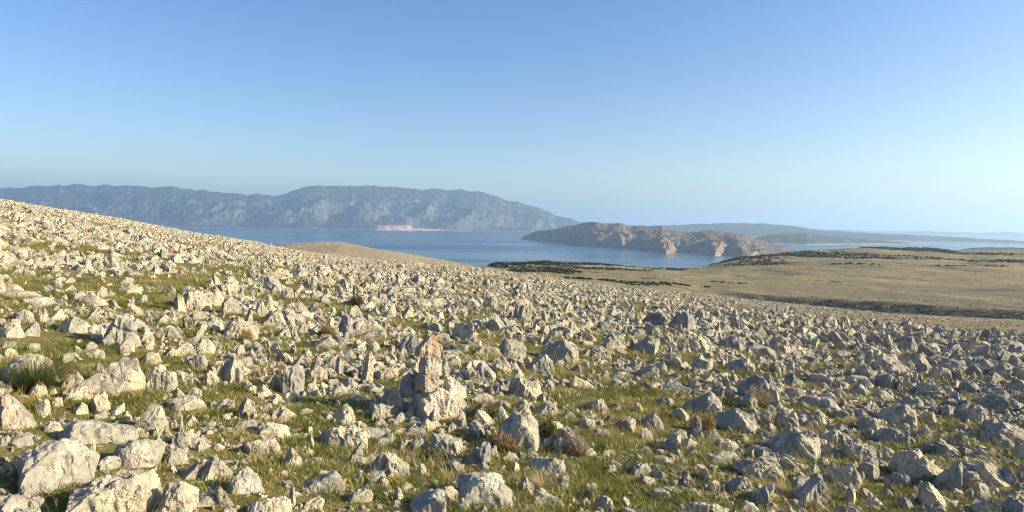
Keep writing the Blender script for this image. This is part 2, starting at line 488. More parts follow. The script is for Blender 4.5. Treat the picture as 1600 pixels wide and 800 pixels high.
# ------------------------------------------------------------------ sea
def make_sea():
    rad = [3.0e5, 6e4, 1.5e4, 500]
    n = 96
    v, f = [], []
    for r in rad:
        for k in range(n):
            a = 2 * math.pi * k / n
            v.append((r * math.sin(a), r * math.cos(a), SEA))
    for q in range(len(rad) - 1):
        for k in range(n):
            f.append((q * n + k, (q + 1) * n + k, (q + 1) * n + (k + 1) % n, q * n + (k + 1) % n))
    o = link('sea', mesh_from('sea', v, f), M_SEA)
    tag(o, 'calm blue sea channel between the slope, the island and the mountains', 'sea', kind='structure')
make_sea()

# ------------------------------------------------------------------ far land: ribbons of relief from shore over ridge to the back shore
def land(name, shore, ridge, depth, mat, label, nw=90, nt=500, rough=0.10, fscale=900.0, back=1.6, spur=None, steep=0.9, gain=0.5, crag=0.8):
    """shore: (px, distance); ridge: (px, py of the skyline); depth: metres from shore to ridge line"""
    p0, p1 = ridge[0][0], ridge[-1][0]
    px = np.linspace(p0, p1, nt)
    sh = np.interp(px, [a for a, b in shore], [b for a, b in shore])
    rp = np.interp(px, [a for a, b in ridge], [b for a, b in ridge])
    jag = fbm(np.stack([px / 26.0, np.full(nt, 3.3), np.full(nt, len(name))], -1), 4, 2.2, 0.55)
    rp = rp + crag * jag * np.clip((px - p0) / 30, 0, 1) * np.clip((p1 - px) / 30, 0, 1)
    u, v = ray(px, rp)
    dep = np.interp(px, [a for a, b in depth], [b for a, b in depth])
    zr = EYE + v * (sh + dep)                    # ridge height
    hr = zr - SEA
    w = np.linspace(-0.04, 1 + back, nw)
    T, W = np.meshgrid(np.arange(nt), w)
    pxx = px[T]
    Y = sh[T] + dep[T] * W
    if spur is not None:
        wob = fbm(np.stack([pxx.ravel() / 22, W.ravel() * 4, np.full(W.size, 7.7)], -1), 3).reshape(W.shape)
        Y = Y - spur(pxx - 16 * (1 - W) + 8 + 9 * wob) * np.clip(1 - W, 0, 1) * dep[T]
    X = u[T] * Y
    up = np.clip(W, -0.05, 1)
    prof = np.where(W < 1, np.sign(up) * np.abs(up) ** steep, 1 - ((W - 1) / back) ** 1.3 * 1.1)
    P = np.stack([X.ravel() / fscale, Y.ravel() / fscale, np.zeros(X.size)], -1)
    rg = (ridged(P + 5.0, 6, 2.1, gain).reshape(X.shape) - 0.95)
    mask = np.clip(W * 6, 0, 1) * np.where(W < 1, np.clip((1 - W) * 1.25, 0.0, 1) ** 1.1 + 0.05, np.clip((W - 1) * 0.8, 0.05, 0.4))
    Z = SEA + hr[T] * (prof + rough * rg * mask * 2.0)
    X = X.ravel(); Y = Y.ravel(); Z = Z.ravel()
    i = np.arange(nw - 1)[:, None] * nt; j = np.arange(nt - 1)[None, :]
    f = np.stack([i + j, i + j + 1, i + nt + j + 1, i + nt + j], -1).reshape(-1, 4)
    o = link(name, mesh_from(name, np.stack([X, Y, Z], 1), f), mat)
    tag(o, label, name.replace('_', ' '), kind='structure')
    return o

def at_px(px, dist):
    u, v = ray(px, 355.0)
    return float(u) * dist, dist
cA = at_px(620, 21400); cB = at_px(662, 21300); cC = at_px(719, 21500)
M_MOUNT = far_land_material('hazy_mountain_cover', (0.034, 0.047, 0.042), (0.115, 0.120, 0.110), (0.32, 0.31, 0.295), 0.0016, 14.0, 0.4,
                            patch=[(cA[0], cA[1], 720, 170, (0.68, 0.47, 0.38)), (cB[0], cB[1], 900, 70, (0.66, 0.47, 0.39)), (cC[0], cC[1], 160, 70, (0.7, 0.5, 0.42))])
land('mountain_range', [(-250, 17000), (330, 20500), (600, 21300), (830, 23000), (1000, 26000)],
     [(-250, 300), (0, 294), (60, 292), (115, 288), (140, 290), (170, 288.5), (215, 291), (250, 293), (265, 292), (300, 296), (320, 296.5), (370, 303), (385, 305), (405, 303), (425, 306),
      (450, 302), (465, 296), (477, 290.5), (500, 290), (535, 292), (560, 290.5), (590, 291), (620, 294), (660, 296), (668, 293.5), (700, 296), (745, 298), (765, 303), (785, 309),
      (810, 316), (840, 325), (870, 335), (900, 344), (930, 348.5), (1000, 353)],
     [(-250, 5500), (480, 6500), (800, 5000), (900, 3000), (1000, 2000)], M_MOUNT,
     'long blue hazy mountain range across the water on the left', nw=190, nt=860, rough=0.12, fscale=3400.0, gain=0.60, crag=2.6)

def spurs(px):
    s = np.zeros_like(px)
    for c, wl, wr, a in ((905, 40, 26, 0.22), (925, 30, 24, 0.2), (968, 44, 26, 0.32), (1034, 62, 32, 0.62), (1078, 26, 22, 0.2), (1112, 32, 22, 0.40), (1155, 26, 24, 0.25)):
        d = px - c
        q = np.where(d < 0, np.clip(1 + d / wl, 0, 1), np.clip(1 - d / wr, 0, 1)); s += a * q * q * (3 - 2 * q)
    return s
M_ISLE = far_land_material('bare_island_slope', (0.155, 0.125, 0.088), (0.24, 0.185, 0.135), (0.36, 0.28, 0.22), 0.0022, 6.0, 0.6)
land('island', [(812, 12600), (860, 10600), (940, 9000), (1040, 7900), (1100, 7300), (1165, 6900), (1245, 6600)],
     [(814, 372), (822, 367.5), (835, 362), (870, 357), (900, 351), (920, 347), (935, 348), (950, 351), (965, 349), (975, 350), (985, 353), (1005, 353), (1020, 354), (1034, 352.5),
      (1045, 357), (1070, 363), (1090, 362), (1110, 360), (1125, 361), (1145, 364), (1165, 368), (1190, 375), (1215, 384), (1240, 391)],
     [(814, 150), (835, 500), (900, 1100), (1034, 1300), (1120, 1200), (1190, 900), (1240, 500)], M_ISLE,
     'bare brown rocky island with shaded cliffs lying in the channel', nw=150, nt=640, rough=0.11, fscale=420.0, crag=1.2, spur=spurs, steep=0.75, gain=0.55)

M_FAR = far_land_material('distant_island_cover', (0.06, 0.07, 0.05), (0.16, 0.15, 0.12), (0.3, 0.27, 0.22), 0.001, 30.0, 0.3)
land('distant_island', [(960, 24000), (1150, 19500), (1400, 16500), (1700, 14500)],
     [(960, 354), (1000, 353.5), (1040, 352), (1100, 349.5), (1150, 348.5), (1190, 349), (1215, 351), (1240, 353.5), (1265, 357), (1290, 360.5), (1340, 363), (1400, 366), (1460, 368.5), (1520, 372), (1600, 377), (1700, 383)],
     [(960, 1500), (1150, 3500), (1300, 2600), (1500, 1500), (1700, 600)], M_FAR,
     'long low hazy blue island beyond the bare island', nw=80, nt=420, rough=0.05, fscale=2000.0)
land('headland', [(1160, 12000), (1260, 11300), (1340, 12300), (1420, 13300)],
     [(1160, 381), (1185, 371), (1205, 366), (1235, 363.5), (1265, 364.5), (1300, 369), (1340, 373), (1390, 376.5), (1420, 379)],
     [(1160, 300), (1250, 1200), (1340, 700), (1420, 200)], M_FAR,
     'low bluish headland in front of the long hazy island', nw=60, nt=260, rough=0.07, fscale=900.0)
land('low_islet', [(1495, 7700), (1560, 7300), (1660, 7200)],
     [(1495, 391), (1515, 387.5), (1545, 386), (1580, 386.5), (1620, 389), (1660, 391)],
     [(1495, 150), (1560, 420), (1660, 200)], M_FAR,
     'low dark islet just behind the pasture at the right edge', nw=40, nt=120, rough=0.07, fscale=500.0)
land('farthest_shore', [(1150, 42000), (1700, 36000)],
     [(1150, 357.5), (1230, 357), (1300, 358.5), (1400, 361.5), (1450, 361), (1520, 363.5), (1570, 362.5), (1640, 365.5), (1700, 368)],
     [(1150, 3000), (1700, 3000)], M_FAR,
     'faint pale shore on the horizon at the far right', nw=40, nt=200, rough=0.05, fscale=4000.0)

# ------------------------------------------------------------------ rocks
def ico(sub):
    t = (1 + 5 ** 0.5) / 2
    v = [(-1, t, 0), (1, t, 0), (-1, -t, 0), (1, -t, 0), (0, -1, t), (0, 1, t), (0, -1, -t), (0, 1, -t), (t, 0, -1), (t, 0, 1), (-t, 0, -1), (-t, 0, 1)]
    f = [(0, 11, 5), (0, 5, 1), (0, 1, 7), (0, 7, 10), (0, 10, 11), (1, 5, 9), (5, 11, 4), (11, 10, 2), (10, 7, 6), (7, 1, 8), (3, 9, 4), (3, 4, 2), (3, 2, 6), (3, 6, 8), (3, 8, 9), (4, 9, 5), (2, 4, 11), (6, 2, 10), (8, 6, 7), (9, 8, 1)]
    v = [np.array(p) / np.linalg.norm(p) for p in v]
    for _ in range(sub):
        mid, nf = {}, []
        def m(a, b):
            k = (min(a, b), max(a, b))
            if k not in mid:
                p = v[a] + v[b]; v.append(p / np.linalg.norm(p)); mid[k] = len(v) - 1
            return mid[k]
        for a, b, c in f:
            ab, bc, ca = m(a, b), m(b, c), m(c, a)
            nf += [(a, ab, ca), (b, bc, ab), (c, ca, bc), (ab, bc, ca)]
        f = nf
    return np.array(v), np.array(f, dtype=np.int32)
ICO = {k: ico(k) for k in (2, 3, 4)}

def rock_verts(kind, par, dims, seed, sub):
    """dims = (width, depth, height above ground) in metres; returns verts with z=0 at the turf"""
    rng = np.random.RandomState(seed)
    D, Fc = ICO[sub]
    c = np.array([0, 0, 0.42])
    pl = []                                              # planes: normal, distance from c  (unit box space)
    def plane(n, pt):
        n = np.array(n, float); n /= np.linalg.norm(n)
        d = float(n @ (np.array(pt) - c))
        pl.append((n, max(d, 0.12)))
    j = lambda s: rng.uniform(-s, s)
    p = par
    plane((j(.1), j(.1), -1), (0, 0, -0.25))
    if kind == 'B':
        plane((1, j(.3), j(.25)), (.5, 0, .4)); plane((-1, j(.3), j(.25)), (-.5, 0, .4))
        plane((j(.3), 1, .3 + j(.25)), (0, .5, .4)); plane((j(.35), -1, .15 + j(.25)), (0, -.5, .4))
        plane((.12 * p + j(.14), j(.2), 1), (0, 0, .97))
        nchip = 5; dch = (.47, .60)
    elif kind == 'D':
        plane((1, j(.4), .15), (.5, 0, .3)); plane((-1, j(.4), .15), (-.5, 0, .3)); plane((j(.3), 1, .5), (0, .4, .4)); plane((j(.3), -1, .35), (0, -.45, .4))
        plane((.2 * p + j(.2), j(.2), 1), (0, 0, 1))
        plane((.8, j(.4), .75), (.33, 0, .78)); plane((-.8, j(.4), .75), (-.33, 0, .78))
        nchip = 8; dch = (.46, .56)
    elif kind == 'W':
        q = np.clip(p, -.45, .45)
        plane((.78, j(.12), .5 - q), (.5, 0, .22)); plane((-.78, j(.12), .5 + q), (-.5, 0, .22))
        pl[-2] = (lambda n: (n / np.linalg.norm(n), float((n / np.linalg.norm(n)) @ (np.array([q, 0, 1.02]) - c))))(np.array([.80, j(.15), .5 - q]))
        pl[-1] = (lambda n: (n / np.linalg.norm(n), float((n / np.linalg.norm(n)) @ (np.array([q, 0, 1.02]) - c))))(np.array([-.80, j(.15), .5 + q]))
        plane((1, 0, 0), (.5, 0, .2)); plane((-1, 0, 0), (-.5, 0, .2))
        plane((j(.3), 1, .45), (0, .4, .45)); plane((j(.45), -1, .3 + j(.2)), (0, -.45, .4))
        nchip = 5; dch = (.50, .64)
    elif kind == 'S':
        plane((1, j(.4), .2), (.5, 0, .4)); plane((-1, j(.4), .2), (-.5, 0, .4)); plane((j(.4), 1, .1), (0, .5, .4)); plane((j(.4), -1, .1), (0, -.5, .4))
        plane((j(.06), j(.1), 1), (0, 0, .95))
        nchip = 4; dch = (.5, .62)
    elif kind == 'U':
        plane((1, j(.2), .12), (.45, 0, .3)); plane((-1, j(.2), .12), (-.45, 0, .3)); plane((j(.2), 1, .1), (0, .45, .4)); plane((j(.35), -1, .1), (0, -.45, .4))
        q = np.clip(p, -.4, .4)
        plane((.9, j(.3), .6), (q + .1, 0, 1.0)); plane((-.9, j(.3), .6), (q - .1, 0, 1.0))
        nchip = 4; dch = (.52, .66)
    else:                                                # R: a roof ridge that runs towards the viewer
        q = np.clip(p, -.3, .3)
        plane((.75, -.25, .62), (q, 0, 1.0)); plane((-.75, -.35, .62), (q, 0, 1.0)); plane((1, 0, .05), (.5, 0, .2)); plane((-1, 0, .05), (-.5, 0, .2))
        plane((j(.2), -1, .3), (0, -.5, .3)); plane((j(.3), 1, .3), (0, .45, .4))
        nchip = 4; dch = (.52, .62)
    for k in range(nchip):
        n = rng.normal(size=3); n /= np.linalg.norm(n)
        if n[2] < -0.3: n[2] *= -1
        pl.append((n, rng.uniform(*dch)))
    pw = 44.0
    def hull(planes):
        N = np.array([a for a, b in planes]); d = np.array([b for a, b in planes])
        q = np.maximum(D @ N.T / d, 0)
        return (q ** pw).sum(1) ** (-1 / pw)
    # a rock is a few broken pieces grown together: deep cuts leave ledges and notches
    r = None
    for k in range(3):
        cuts = list(pl)
        for c_ in range(4):
            n = rng.normal(size=3); n /= np.linalg.norm(n)
            if n[2] < -0.2: n[2] *= -1
            cuts.append((n, rng.uniform(.26, .46)))
        rk = hull(cuts)
        r = rk if r is None else np.maximum(r, rk)
    V = D * r[:, None] + c
    # lean
    if kind in 'US':
        a = p * (0.35 if kind == 'U' else 0.0)
        V[:, 0] += (V[:, 2] - 0.2) * a
    up = V[:, 2] > 0
    x0, x1 = V[up, 0].min(), V[up, 0].max(); y0, y1 = V[up, 1].min(), V[up, 1].max(); z1 = V[:, 2].max()
    V[:, 0] = (V[:, 0] - (x0 + x1) / 2) / (x1 - x0); V[:, 1] = (V[:, 1] - (y0 + y1) / 2) / (y1 - y0); V[:, 2] /= z1
    V = V * np.array(dims)
    if kind == 'S':
        V[:, 2] += V[:, 0] * p * 0.35
    # weathering, in units of the rock's own size
    L = (dims[0] * dims[1] * dims[2]) ** (1 / 3)
    Q = V / L + rng.uniform(0, 50, 3)
    nd = D / np.array(dims); nd /= np.linalg.norm(nd, axis=1)[:, None]
    am = np.minimum(1.0, 1.6 * np.min(dims) / L)
    disp = 0.055 * fbm(Q * np.array([1.9, 1.9, 1.5]), 2) + 0.038 * (ridged(Q * np.array([3.6, 3.6, 1.8]), 3, 2.1, 0.55) - 1.0)
    disp += 0.017 * fbm(Q * 9.0, 2)
    fl = np.array([5.5, 5.5, 0.9]) if kind != 'S' else np.array([1.2, 1.2, 7.0])
    disp += rng.uniform(.008, .05) * (ridged(Q * fl, 2, 2.3, 0.6) - 1.0)      # solution grooves, bedding
    V = V + nd * (disp * L * am)[:, None]
    return V, Fc

SIZE_WORD = lambda a: 'large' if a > 2300 else ('medium' if a > 800 else 'small')
TONE = {'p': 'pale', 'g': 'grey', 'd': 'dark grey', 'b': 'brownish'}
SHAPE = {'B': 'blocky', 'D': 'rounded', 'W': 'wedge-shaped', 'S': 'flat', 'U': 'upright', 'R': 'ridged'}
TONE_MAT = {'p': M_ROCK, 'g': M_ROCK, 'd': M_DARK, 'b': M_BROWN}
# surveyed rocks: left right top bottom kind shape-parameter tone [label]
ROCKS = """
0 56 452 466 S .25 p|long pale log-like slab at the left edge above a second slab
28 86 464 479 S .2 p|long pale slab below the log-like slab near left edge
96 120 445 458 W .2 p|small pale rock alone in the grass right of the two long slabs
121 166 460 478 D -.3 g|low grey mound of rock alone in the upper left grass
21 54 482 505 B 0 g
60 76 475 504 U -.2 p
77 100 482 501 W .3 p
16 34 497 515 B 0 p
37 61 500 526 W .4 g
0 37 503 528 S -.6 p
97 140 486 521 W -.2 p
129 152 480 505 U .3 p
160 218 487 544 D .2 g|big grey boulder split across by a dark slanting crack
139 165 505 530 B 0 g
272 291 454 489 U -.1 p
280 327 452 485 B .2 p
325 349 452 480 B -.2 p
343 375 461 491 D .1 p
298 320 486 499 D 0 p
320 350 495 519 D .2 g
350 402 492 532 R -.1 g
384 394 479 506 U .2 p
244 270 489 508 W 0 p
260 280 505 529 U -.1 g
304 336 526 552 D .2 g
267 305 537 558 W .2 p
285 324 552 577 W .3 g
345 376 550 598 U .1 p
136 164 545 561 D 0 p
94 115 551 568 S .6 p
0 90 550 602 D .1 p|broad pale dome of rock behind the green tussock
134 222 552 615 W .35 g|big steep grey boulder rising to a peak right of the green tussock
220 252 549 570 S -.3 p
225 274 567 612 B .2 g
47 72 595 622 D 0 p
95 142 604 626 S .15 p|flat cream slab at the foot of the steep peaked boulder
40 62 535 550 D 0 p
3 27 532 545 D .2 p
5 25 543 560 D 0 p
0 15 605 620 D 0 p
225 240 535 547 B 0 p
184 204 542 556 D .2 p
320 332 582 606 W -.3 p
290 315 590 602 D 0 p
295 317 604 620 D 0 g
0 54 607 670 R -.3 b|large brownish boulder cut off by the left edge
55 77 622 650 U .2 p
80 97 620 636 B 0 p
115 135 627 648 W .2 p
142 170 612 646 B .2 p
96 211 647 694 W -.25 p|long low pale boulder behind the two biggest bottom left boulders
70 96 656 677 D .2 g
212 257 627 677 R .3 p|pale ridged rock leaning right behind the long low pale boulder
246 287 638 671 U .4 g
260 322 617 642 S -.2 p
289 309 647 665 W 0 p
0 19 679 697 D 0 p
15 51 680 698 D .1 p
21 144 680 764 D .1 p|very big domed boulder near the bottom left corner
170 255 680 731 B .3 g
147 187 711 735 D .2 p
262 300 672 700 D .3 g
251 291 696 726 D 0 p
306 317 687 707 U 0 p
312 361 705 752 W -.1 p
352 408 724 773 D .15 p
280 315 720 750 U .4 p
112 250 732 812 B .1 g|huge square boulder cut off by the bottom edge at left
245 308 743 806 B -.1 p
335 364 755 792 U -.3 p
56 86 749 772 D 0 g
40 70 772 797 B .2 g
15 65 790 812 D 0 g
335 358 625 643 D .1 g
346 360 647 656 D 0 p
362 405 655 673 S .2 p
371 400 615 652 W 0 p
385 417 778 810 D 0 g
435 477 566 618 B .3 g|upright grey boulder with flat tilted top left of the cairn
434 468 609 628 D .2 p
400 419 611 622 B 0 p
516 542 597 618 W .1 p
544 570 616 632 D 0 p
575 610 626 657 B .1 p|pale cube-like stone in front of the cairn
592 634 602 648 D -.1 p|sharp-ridged boulder touching the cairn on its left
428 454 635 661 W .2 p
462 490 637 649 D 0 p
495 510 651 661 S -.4 p
400 455 654 686 R -.2 p
380 442 682 711 B .15 p
439 470 697 733 U .2 p
486 580 659 703 D .1 g|broad low grey boulder in open grass in front of the cairn
582 610 684 696 D 0 p
576 643 696 746 W -.2 g|dark-faced boulder sloping right below the broad low boulder
625 669 669 684 S .1 p
696 715 660 675 D .1 p
635 669 682 705 S .5 p
670 725 675 711 B -.2 g
725 767 682 728 U .4 d|thin dark blade of rock beside the brown bush
727 759 655 681 W 0 g
771 845 638 703 R .1 g|big grey ridged boulder right of the brown bush
647 668 722 745 D 0 p
464 539 734 770 W .35 p|pale wedge tapering left in the bottom centre-left grass
542 588 761 786 D -.1 p
616 630 755 785 U -.2 p
630 650 766 775 S 0 p
632 703 755 808 U .3 g
710 805 727 794 R -.1 g|large pale double-humped boulder at the bottom centre
710 737 776 801 D 0 p
385 455 775 808 B 0 p
471 509 776 796 D .2 p
741 765 789 808 W .2 p
731 775 614 632 D .1 p
835 875 622 651 W 0 p
876 899 639 655 W -.1 p
862 905 661 706 D .2 g|grey boulder half hidden by the grey dry bush
899 931 651 670 D .2 g
930 950 627 646 D 0 p
951 970 627 643 W .3 g
950 992 645 676 W .4 g
995 1037 641 671 W .2 b|brown pointed rock in the trampled centre grass
1022 1052 619 635 W .3 g
1046 1076 633 657 W 0 g
1066 1128 604 650 R .2 g|large tilted grey slab with a sharp lit edge
1075 1100 646 675 D 0 g
1113 1180 632 676 R .1 g
1030 1065 669 708 U .4 g|leaning grey stone alone right of the trampled grass
1112 1157 685 702 S .1 p
1072 1089 697 711 W .3 p
1099 1165 705 727 S -.25 p
982 1019 720 745 B 0 p|lone square pale block in the bottom centre grass
1141 1230 711 751 D .2 g
1135 1176 740 773 W .2 p
1104 1125 748 770 B .3 p
1066 1095 763 778 B 0 p
1015 1050 763 781 S -.1 p
1170 1205 753 790 U .2 g
1072 1141 781 810 D 0 g|rugged grey boulder cut off by the bottom edge right of centre
820 882 770 790 S .1 p|cream slab near the bottom edge under the straw tuft
819 886 709 741 R .2 g
871 889 752 766 B 0 p
812 825 747 772 U -.1 p
928 960 772 801 D .2 g
965 997 790 810 D 0 g
920 957 671 683 S 0 b
1095 1127 672 686 S .1 p
1207 1254 631 674 D 0 g|rounded dome of grey rock behind the big ridged wedge
1200 1279 667 717 R .15 g|big wedge boulder with a bright ridge right of centre
1180 1230 711 746 S -.2 p
1300 1335 640 655 D -.1 g
1337 1374 647 676 D .2 g
1280 1335 666 701 D .1 g
1310 1370 685 723 D .1 p
1282 1310 688 715 W 0 p
1340 1370 707 750 U .1 g|smooth upright grey stone with a rounded head
1288 1344 712 761 W .3 g
1241 1294 735 788 W .35 p|golden lit wedge of rock near the bottom right
1317 1336 750 790 U .1 g
1300 1351 786 812 D 0 p
1360 1430 662 696 D 0 g
1390 1474 692 754 D -.2 g|big broad grey boulder beside the tall leaning one
1452 1503 710 768 U .3 g|tall leaning grey boulder near the bottom right corner
1465 1503 682 713 U -.3 g
1440 1477 692 707 D 0 g
1385 1421 735 761 D -.2 d
1440 1482 747 799 R -.3 p
1344 1380 774 796 W .2 p
1405 1429 774 803 U 0 p
1525 1594 610 645 D .1 g|broad low rounded boulder at the right edge
1490 1547 625 661 D 0 g
1370 1430 625 665 R .2 g
1405 1442 616 637 D 0 g
1507 1535 671 686 W -.2 p
1542 1605 655 693 R -.1 g
1579 1615 687 722 D 0 g
1522 1575 717 758 R -.2 g
1565 1591 725 760 U -.2 p
1520 1562 775 808 W .2 p
1565 1608 775 810 D 0 g
1507 1521 760 780 B 0 p
1240 1312 615 637 D -.1 g
1360 1395 606 628 D .2 p
1421 1432 601 619 U 0 p
402 440 427 456 B .1 g
485 495 452 467 U 0 p
437 462 447 467 D .1 g
412 446 479 511 W .2 g
400 416 465 497 U 0 p
527 552 485 526 U .1 d|dark upright rock with a lit right edge left of middle
430 452 512 528 W .3 p
487 521 525 546 W .3 p
560 605 512 531 W .4 g
572 595 532 550 D .1 p
564 585 546 601 U .15 p|tall narrow pillar of rock left of the cairn
579 627 574 593 S 0 b|pinkish flat slab between the tall pillar and the cairn
525 537 555 586 U -.1 p
480 512 570 595 D .3 g
640 700 464 481 B 0 p
627 646 477 497 U .2 p
612 629 485 500 W .2 g
752 780 460 483 D .1 g
727 752 463 482 U -.2 g
621 662 521 552 D .2 d|dark boulder just behind the cairn top
727 755 526 542 D .1 g
757 785 495 517 D .1 g
735 787 540 557 S .1 p
699 722 556 572 D 0 g
722 776 564 596 W .1 g
775 822 527 560 S -.5 p
765 800 562 582 D .1 p
834 909 526 566 D -.1 g|big round-topped boulder in the green hollow at centre
936 981 519 546 D -.2 p
984 1030 522 552 R .3 g
1027 1056 520 542 W 0 g
910 955 539 561 R .1 b
877 895 512 527 D .1 g
863 872 511 528 U .1 p
841 860 508 524 D 0 p
929 976 497 518 B 0 p
1005 1044 484 508 B 0 d|left block of the dark outcrop beyond centre
1047 1085 481 516 B 0 d|right taller block of the dark outcrop beyond centre
1085 1102 480 502 D 0 g
986 1010 512 527 D 0 p
1012 1034 511 526 D 0 p
1069 1107 521 550 W .1 g
1120 1164 525 547 D 0 d
1165 1215 540 557 S -.3 p
1045 1067 555 577 D 0 g
1079 1114 550 583 B .1 g
995 1031 567 592 W .2 p
1132 1180 555 583 R .2 g
1066 1080 583 594 D 0 p
1032 1080 595 613 W -.3 p
1150 1212 580 627 D .1 d|rough dark grey boulder behind the twiggy grey bush
817 865 548 583 U .2 p
845 866 591 613 U 0 g
887 927 587 608 W -.3 p
790 845 585 622 R -.1 g
801 831 471 503 B .1 p
892 910 567 582 D 0 d
1185 1212 577 616 D .2 d
1225 1250 580 605 D 0 d
1257 1280 555 571 D 0 d
1300 1321 549 566 D .1 g
1350 1365 545 571 U 0 g
1365 1412 550 583 R -.2 g
1407 1441 549 568 D 0 g
1200 1237 520 553 D -.1 g
1247 1280 520 543 B .1 g
1300 1330 531 547 D 0 g
1330 1350 534 549 D .2 p
1412 1432 522 551 U 0 d
1200 1227 559 583 D 0 p
1365 1400 582 608 D .1 g
1400 1410 587 611 U 0 p
1411 1422 588 609 U .1 p
1325 1357 595 621 D 0 g
1430 1480 595 623 B -.2 g
1450 1487 570 595 D .1 g
1507 1535 567 586 W .1 g
1257 1300 582 601 S .1 g
1430 1452 566 584 D 0 g
1498 1530 592 614 D 0 g
1548 1578 566 588 D .1 g
1572 1605 590 612 D 0 g
1280 1306 610 628 D 0 p
1462 1490 628 650 D 0 g
1434 1462 640 662 W .2 g
905 930 696 712 D 0 p
1186 1206 640 660 D 0 g
"""
LANDMARKS = [  # phrase used inside other labels, where it stands in the survey
 ('the green tussock', 58, 585), ('the split boulder', 189, 516), ('the steep peaked boulder', 180, 585), ('the domed bottom left boulder', 83, 722),
 ('the huge square bottom boulder', 180, 772), ('the long low pale boulder', 150, 670), ('the pale leaning ridged rock', 234, 652), ('the upright flat-topped boulder', 456, 592),
 ('the cairn', 670, 590), ('the pale cube-like stone', 592, 641), ('the broad low grass boulder', 533, 681), ('the brown bush', 783, 690), ('the double-humped boulder', 757, 762),
 ('the grey dry bush', 892, 690), ('the brown pointed rock', 1016, 656), ('the tilted slab with lit edge', 1097, 628), ('the lone square block', 1000, 732), ('the orange dry tuft', 1106, 660),
 ('the bright-ridged wedge boulder', 1240, 690), ('the rounded-head stone', 1355, 730), ('the tall leaning boulder', 1478, 740), ('the low rounded right-edge boulder', 1560, 628),
 ('the twiggy grey bush', 1185, 605), ('the round-topped centre boulder', 870, 546), ('the dark two-block outcrop', 1048, 497), ('the tall pillar rock', 574, 574), ('the dark upright rock', 540, 506),
 ('the dark juniper shrub', 556, 468), ('the two long slabs', 45, 465), ('the low grass mound rock', 143, 469), ('the golden lit wedge', 1268, 762), ('the bottom centre-left wedge', 500, 752)]

def direction(dx, dy):
    ax, ay = abs(dx), abs(dy) * 1.7
    h = 'left of' if dx < 0 else 'right of'
    v = 'behind' if dy < 0 else 'in front of'
    if ax > 2.2 * ay: return h
    if ay > 2.2 * ax: return v
    return f"{v} and {h}"

foot = []
rock_sites = []                                         # (x, y, radius) for keeping loose stones and turf out of the way
def build_rocks():
    rows = []
    for ln in ROCKS.strip().splitlines():
        body, _, lab = ln.partition('|')
        a = body.split()
        rows.append([float(a[0]), float(a[1]), float(a[2]), float(a[3]), a[4], float(a[5]), a[6], lab.strip()])
    # labels for rocks that have none of their own: look + nearest landmark
    keys = {}
    for r in rows:
        if r[7]: continue
        cx, cy = (r[0] + r[1]) / 2, (r[2] + r[3]) / 2
        best = min(LANDMARKS, key=lambda q: math.hypot(cx - q[1], (cy - q[2]) * 1.7))
        d = math.hypot(cx - best[1], (cy - best[2]) * 1.7)
        key = f"{SIZE_WORD((r[1]-r[0])*(r[3]-r[2]))} {TONE[r[6]]} {SHAPE[r[4]]} rock {direction(cx-best[1], cy-best[2])} {best[0]}"
        keys.setdefault(key, []).append((d, r))
    order = ['nearest', 'second nearest', 'third nearest', 'fourth nearest', 'fifth nearest', 'sixth nearest', 'seventh nearest', 'eighth nearest']
    for key, L in keys.items():
        L.sort(key=lambda q: q[0])
        for k, (d, r) in enumerate(L):
            r[7] = key if len(L) == 1 else f"{key}, {order[k]}"
    for k, (x0, x1, y0, y1, kind, par, tone, lab) in enumerate(rows):
        cx = (x0 + x1) / 2
        gx, gy, gz = ground_hit(cx, y1 - 1.0, lo=1.2)
        u, v = ray(cx, y1)
        dist = gy
        w = (x1 - x0) / F * dist
        hpx = (y1 - y0) / F * dist
        dep = min(w * (0.8 if kind != 'U' else 0.95), max(hpx * 1.25, w * 0.5), 1.6 * max(w, hpx))
        tdep = -float(v)
        h = max(hpx - 0.45 * dep * tdep, 0.45 * hpx)
        yaw = -math.atan2(gx, gy)
        dirx, diry = math.sin(-yaw), math.cos(-yaw)
        ox, oy = gx + dirx * dep * 0.42, gy + diry * dep * 0.42
        oz = float(height(np.array([ox]), np.array([oy]))[0])
        oz = min(oz, gz + 0.02)
        sc = 1.0 + 0.42 * dep / dist
        npx = (x1 - x0) * (y1 - y0)
        V, Fc = rock_verts(kind, par, (w * sc * .93, dep, h * sc * .92), 1000 + k, 4 if npx > 900 else 3)
        V[:, 2] -= 0.02 * h
        if 'slanting crack' in lab:                     # a deep joint splits this boulder
            nn = np.array([.42, .15, 1.0]); nn /= np.linalg.norm(nn)
            dd = np.abs(V @ nn - .48 * h + .02 * fbm(V * 9, 2)); c0 = np.array([0, 0, .4 * h])
            V = c0 + (V - c0) * (1 - .30 * np.clip(1 - dd / (.055 * h), 0, 1) * (V[:, 0] > -.25 * w))[:, None]
        me = mesh_from('rock', V, Fc, smooth=True)
        me.set_sharp_from_angle(angle=math.radians(27))
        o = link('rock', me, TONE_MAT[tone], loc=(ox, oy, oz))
        turn = {'p': .45, 'g': -.15, 'd': -.45, 'b': .3}[tone] * (0.6 if w > 1.35 * dep else 1.0) + ((k * 37) % 11 - 5) * .03
        o.rotation_euler = (0, 0, yaw + turn)
        tag(o, lab, 'rock', 'limestone rocks scattered over the slope')
        rock_sites.append((ox, oy, max(w, dep) * 0.5, x0, x1, y0, y1, dist)); foot.append((ox, oy, w * .5, dep * .5, yaw))
build_rocks()

